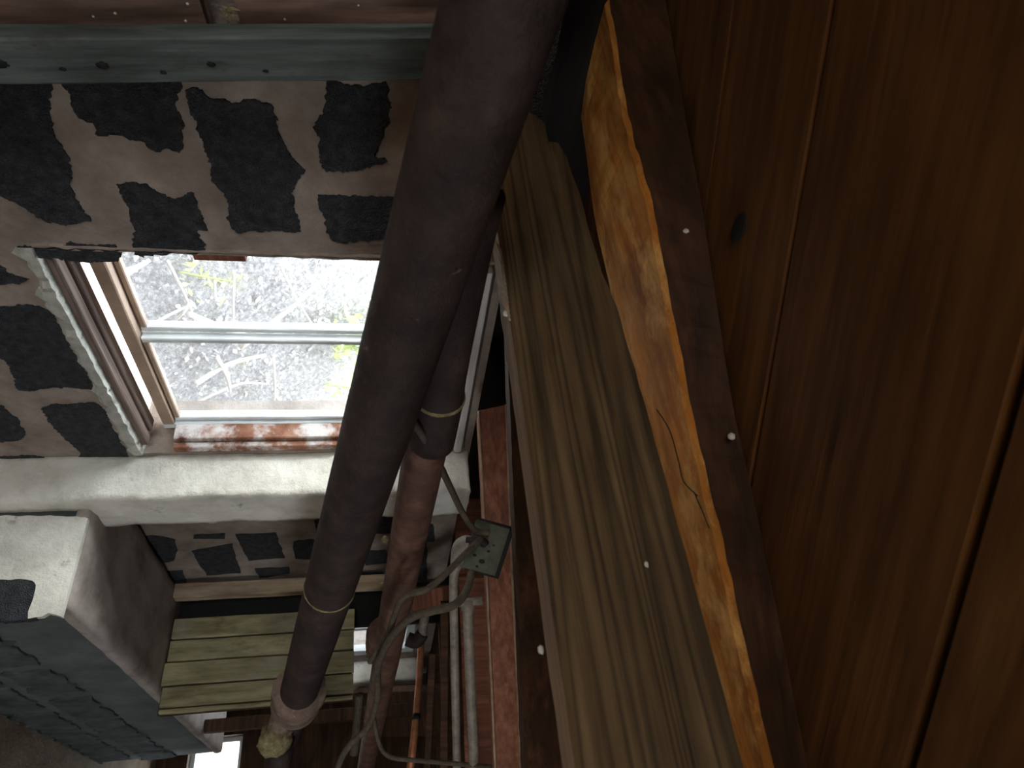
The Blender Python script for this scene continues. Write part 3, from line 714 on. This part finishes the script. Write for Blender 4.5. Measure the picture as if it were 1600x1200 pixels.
# bell hub at the end
H = P1 - PD * .10
tube('hub', [H, H + PD * .01, H + PD * .05, H + PD * .14, H + PD * .19, H + PD * .25], [.070, .078, .078, .076, .060, .048], M['hub'], pipe, seg=36, sub=4, bump=.03)
tube('hub_rim', [H - PD * .008, H + PD * .006, H + PD * .018], [.079, .082, .079], M['hub'], pipe, seg=36, sub=3, bump=.06, seed=4)
tube('tail', [H + PD * .2, H + PD * .9], .046, M['pipe_iron'], pipe, seg=24, sub=1)
cp = at_d(431, 1156, 2.30)
cl = lump('cleanout_plug', cp, .052, M['crust'], pipe, amp=.35, seed=3)
tube('cleanout_neck', [at_d(446, 1110, 2.33), at_d(436, 1145, 2.31)], [.04, .045], M['hub'], pipe, seg=18, sub=1, bump=.05)
tube('drop_leg', [at_d(441, 1150, 2.36), at_d(428, 1240, 2.40)], .042, M['pipe_iron'], pipe, seg=20, sub=1, bump=.02)

A0, A1 = at_d(672, 660, 1.28), at_d(574, 1188, 3.3)
AD = (A1 - A0).normalized(); AL = (A1 - A0).length
pipe2 = thing('vent_pipe', 'thinner reddish rusty pipe running behind the thick drain pipe', 'pipe', A1)
tube('barrel', [A0 - AD * .02 + AD * (AL + .02) * k / 16 for k in range(17)] + [A1 + AD * .5], .0425, M['pipe_red'], pipe2, seg=28, sub=1, bump=.03)
tube('coupling', [at_d(741, 300, .92), at_d(720, 400, 1.0), at_d(690, 580, 1.185), at_d(686, 618, 1.225), at_d(683, 632, 1.24), at_d(674, 690, 1.31)], [.043, .043, .044, .0455, .0455, .044], M['pipe_iron'], pipe2, seg=28, sub=3, bump=.02)
q = at_d(686, 618, 1.226)
tube('coupling_ring', [q - AD * .006, q, q + AD * .006], [.0458, .0472, .0458], M['crust'], pipe2, seg=28, sub=2, bump=.03)
q = at_d(600, 1002, 2.45)
tube('hub', [q - AD * .08, q - AD * .06, q + AD * .06, q + AD * .14], [.058, .066, .062, .046], M['pipe_red'], pipe2, seg=24, sub=3, bump=.05)
for (x, y, dd) in ((600, 843, 1.74), (595, 915, 2.0)):
    lump('rust_knob', at_d(x + 2, y, dd), .009, M['crust'], pipe2, amp=.4, seed=x)

# small supply pipes behind the electrical box
g1 = thing('supply_pipe', 'grey pipe with rounded elbow just left of the electrical box', 'pipe', at_d(715, 1190, 2.3))
tube('barrel', [at_d(728, 866, 2.05), at_d(718, 880, 2.05), at_d(709, 905, 2.06), at_d(710, 1000, 2.15), at_d(714, 1195, 2.3), at_d(716, 1290, 2.35)], .0135, M['galv'], g1, seg=14)
tube('elbow', [at_d(742, 852, 2.04), at_d(728, 848, 2.04), at_d(717, 858, 2.045), at_d(713, 885, 2.05)], [.019, .022, .022, .018], M['galv'], g1, seg=16)
g2 = thing('supply_pipe', 'grey pipe hanging from a tee fitting below the electrical box', 'pipe', at_d(741, 1190, 2.2))
tube('barrel', [at_d(731, 945, 2.05), at_d(735, 1060, 2.12), at_d(741, 1195, 2.2), at_d(745, 1290, 2.25)], .0165, M['galv'], g2, seg=16)
tube('tee', [at_d(716, 942, 2.05), at_d(754, 938, 2.05)], .013, M['galv'], g2, seg=14, sub=1, bump=.1)
tube('collar', [at_d(731, 936, 2.05), at_d(731, 952, 2.055)], .021, M['galv'], g2, seg=16, sub=1)
g3 = thing('copper_pipe', 'thin bright copper coloured pipe below the far window', 'pipe', at_d(645, 1190, 3.0))
tube('barrel', [at_d(658, 1004, 3.4), at_d(655, 1060, 3.3), at_d(648, 1140, 3.1), at_d(641, 1205, 3.0), at_d(634, 1270, 2.95)], [.016, .016, .016, .018, .018], M['copper'], g3, seg=14)
tube('band', [at_d(651, 1117, 3.15), at_d(650, 1126, 3.13)], .019, M['black'], g3, seg=14, sub=1)
g4 = thing('supply_pipe', 'short dull pipe stub with elbow under the far joists', 'pipe', at_d(660, 985, 3.0))
tube('barrel', [at_d(665, 950, 3.0), at_d(662, 975, 3.0), at_d(660, 992, 3.0)], .020, M['galv'], g4, seg=14)
tube('elbow', [at_d(660, 990, 3.0), at_d(650, 1002, 3.0), at_d(636, 998, 3.0)], [.028, .03, .03], M['pipe_iron'], g4, seg=14)
for k, (x0, y0, x1, y1, dep, lab) in enumerate(((695, 940, 694, 1200, 2.6, 'slim dark batten left of the grey pipes'), (676, 1020, 664, 1200, 3.0, 'slim brown batten between copper pipe and grey pipes'))):
    o = board('batten', at_d(x0, y0, dep), at_d(x1, y1 + 90, dep), RIGHT, .03, .03, M['w_dark'], seed=80 + k); tag(o, lab, 'batten')
blk = board('blocking', at_d(638, 938, 2.9), at_d(700, 936, 2.7), DOWN, .10, .05, M['w_red'], seed=85)
tag(blk, 'short reddish blocking piece beside the rusty pipe', 'blocking')
brd = board('side_board', at_d(742, 900, 2.45), at_d(752, 1290, 2.7), RIGHT, .11, .03, M['w_red'], seed=86)
tag(brd, 'brown board behind the two grey pipes', 'board')
hdr = board('far_header', at_d(560, 1112, 4.2), at_d(700, 1108, 4.0), DOWN, .26, .10, M['w_dark'], seed=88)
tag(hdr, 'dark timber header far below the small window', 'beam')

# ------------------------------------------------------------------ electrical box and cables
bc = at_d(757, 856, 1.70)
box = thing('junction_box', 'dull steel electrical box tilted on the red brown joist', 'junction box', bc)
cax = (RIGHT * .93 + DOWN * .28 + FWD * .12).normalized(); cay = (DOWN * .95 - RIGHT * .27 + FWD * .1); cay = (cay - cax * cay.dot(cax)).normalized(); caz = cax.cross(cay)
if caz.dot(FWD) < 0: caz = -caz
def bl(u, v, n_): return bc + cax * u + cay * v + caz * n_
def obox(name, u0, u1, v0, v1, n0, n1, mat, par):
    V = [bl(u, v, n_) for u in (u0, u1) for v in (v0, v1) for n_ in (n0, n1)]
    return mesh(name, V, [(0, 1, 3, 2), (4, 6, 7, 5), (0, 4, 5, 1), (2, 3, 7, 6), (0, 2, 6, 4), (1, 5, 7, 3)], mat, par)
obox('face_plate', -.040, .046, -.062, .062, -.0, .006, M['steel'], box)
obox('housing', -.030, .058, -.056, .070, .006, .045, M['black'], box)
for k, (u, v, r) in enumerate(((-.022, -.035, .006), (-.005, -.005, .008), (.012, .006, .004), (-.018, .024, .005), (.004, .035, .008), (.02, -.012, .003), (-.004, .05, .004))):
    V = [bl(u + r * math.cos(t * math.pi / 4), v + r * .7 * math.sin(t * math.pi / 4), -.0012) for t in range(8)]
    prism('knockout', V, caz * .002, M['black'], box)
tube('cable_clamp', [bl(-.05, -.01, -.006), bl(-.015, -.02, -.012), bl(.0, -.014, -.004)], .008, M['pipe_iron'], box, seg=10)
def cable(label, pp, r):
    o = tube('cable', [at_d(*p) for p in pp], r, M['cable'], seg=9, bump=.06)
    tag(o, label, 'cable'); return o
cable('dark cable dropping from behind the rusty pipe to the electrical box', [(630, 640, 1.22), (655, 672, 1.22), (684, 722, 1.35), (705, 765, 1.5), (722, 800, 1.62), (742, 828, 1.67), (765, 832, 1.68)], .0075)
cable('grey cable from the box curving left over the rusty pipe, upper of two', [(752, 842, 1.66), (730, 862, 1.62), (700, 893, 1.58), (668, 920, 1.55), (632, 932, 1.55), (617, 960, 1.6), (608, 988, 1.7), (592, 1012, 1.8), (578, 1034, 1.85)], .0075)
cable('grey cable from the lower box corner looping left, lower of two', [(738, 893, 1.66), (728, 925, 1.62), (708, 946, 1.58), (675, 955, 1.56), (645, 964, 1.56), (620, 985, 1.62), (602, 1012, 1.7), (590, 1045, 1.85), (590, 1090, 2.0), (575, 1136, 2.1), (550, 1160, 2.1), (532, 1188, 2.1), (520, 1230, 2.1)], .0095)
cable('thin cable trailing right along the bottom behind the pipes', [(584, 1120, 2.2), (592, 1160, 2.2), (608, 1182, 2.2), (650, 1188, 2.2), (720, 1194, 2.2), (790, 1200, 2.15)], .007)
cable('short thick hose standing beside the rusty pipe below the boards', [(562, 1085, 2.9), (560, 1110, 2.9), (556, 1150, 2.85), (553, 1178, 2.85)], .018)

# ------------------------------------------------------------------ outdoors
def bankz(x, y):
    t = max(0, y - 1.7)
    return E - .85 + t * 1.6 + .10 * noise.noise(Vector((x * 1.7, y * 1.7, 0))) + .05 * noise.noise(Vector((x * 6, y * 6, 1)))
V, Fc = [], []; nx, ny = 110, 70
for i in range(nx + 1):
    for j in range(ny + 1):
        x = -1.5 + 9.5 * i / nx; y = WB + .001 + 4.4 * j / ny
        V.append((x, y, bankz(x, y)))
for i in range(nx):
    for j in range(ny): Fc.append((i * (ny + 1) + j, (i + 1) * (ny + 1) + j, (i + 1) * (ny + 1) + j + 1, i * (ny + 1) + j + 1))
bk = mesh('dirt_bank', V, Fc, M['bank'], smooth=True); bk['kind'] = 'structure'
struct(boxes('yard', [((-9, -9, -.35), (12, 9, -.21))], M['dirt']))
# leaf litter on the bank
V, Fc = [], []
rl = random.Random(5)
for i in range(9000):
    x, y = rl.uniform(.8, 4.8), rl.uniform(1.5, 4.2); z = bankz(x, y) + rl.uniform(0, .03)
    a = Vector((rl.uniform(-1, 1), rl.uniform(-1, 1), rl.uniform(-1, 1))).normalized() * rl.uniform(.008, .022); b = a.orthogonal().normalized() * rl.uniform(.004, .012)
    c = Vector((x, y, z)); k = len(V); V += [c - a, c + b, c + a, c - b]; Fc.append((k, k + 1, k + 2, k + 3))
lt = mesh('leaf_litter', V, Fc, M['vine']); lt['kind'] = 'stuff'; lt['label'] = 'pale dry leaf litter covering the bank outside the window'; lt['category'] = 'leaf litter'
def on_bank(px, py):
    """first point of the ray that touches the bank"""
    d = ray(px, py).normalized(); t = 1.3
    for _ in range(500):
        p = CAM + d * t
        if p.y > WB + .05 and p.z < bankz(p.x, p.y) + .05: return p
        t += .012
    return CAM + d * 4
rv = random.Random(11)
vines = [((385, 545), (480, 470), (560, 400)), ((232, 520), (300, 485), (320, 480)), ((270, 410), (310, 480), (330, 540)), ((315, 495), (360, 515), (410, 530)), ((340, 430), (355, 470), (358, 475)),
         ((250, 525), (310, 495), (318, 480)), ((320, 600), (370, 570), (420, 555)), ((430, 560), (438, 600), (432, 630)), ((310, 630), (380, 600), (420, 600)), ((350, 560), (365, 590), (375, 610)),
         ((440, 640), (480, 625), (510, 632)), ((380, 430), (375, 480), (372, 520)), ((210, 450), (240, 430), (260, 415)), ((450, 420), (470, 470), (500, 520)), ((400, 655), (430, 640), (460, 660))]
vlab = ['thick pale vine slanting across the middle of the window, cut by the meeting rail', 'pale vine rising from the lower sash edge to the fork in the first pane',
 'long pale vine running down along the tan frame in the first pane', 'thick pale vine from the fork leaning toward the meeting rail', 'short pale vine standing straight beside the yellowish sprig',
 'pale vine meeting the fork just before the meeting rail', 'thick arching vine nearest the tan frame in the second pane', 'short upright vine in the middle of the second pane',
 'curved pale vine low in the second pane near the peeling sill', 'stubby thick vine crossing the arching vine in the second pane', 'pale vine close to the pale green sprig by the sill',
 'thin upright vine in the middle of the first pane', 'thick short vine at the corner of the first pane by the frame', 'pale vine between the yellow green weed and the broken shims', 'low pale vine at the foot of the second pane, middle']
for k, v in enumerate(vines):
    pp = [on_bank(*q) - FWD * rv.uniform(.02, .12) for q in v]
    o = tube('vine', pp, [.006, .005, .003] if k % 3 else [.011, .009, .006], M['vine'], seg=7, sub=6)
    tag(o, vlab[k], 'vine', 'dry vines outside the window')
def sprig(px, py, n, s, label):
    b = on_bank(px, py); V, Fc = [], []
    root = thing('weed', label, 'plant', b, None)
    tube('stem', [b, b + Vector((0, -.02, .10 * s)), b + Vector((.01, -.03, .22 * s))], .004, M['leaf'], root, seg=6)
    for i in range(n):
        h = rv.uniform(.02, .25) * s; c = b + Vector((rv.gauss(0, .05) * s, rv.gauss(-.02, .05) * s, h))
        a = Vector((rv.uniform(-1, 1), rv.uniform(-1, 1), rv.uniform(.2, 1.4))).normalized() * rv.uniform(.015, .035) * s; e = a.orthogonal().normalized() * .009 * s
        k = len(V); V += [c - a, c + e, c + a, c - e]; Fc.append((k, k + 1, k + 2, k + 3))
    f = mesh('foliage', V, Fc, M['leaf'], root); f['kind'] = 'stuff'
sprig(505, 525, 260, 1.5, 'bright yellow green weed on the bank, beside the thick pipe')
sprig(545, 515, 200, 1.4, 'green weed partly hidden behind the thick pipe')
sprig(280, 425, 40, .8, 'small yellowish sprig on the bank near the lower window corner')
sprig(505, 600, 60, 1.0, 'pale green sprig seen through the second sash')
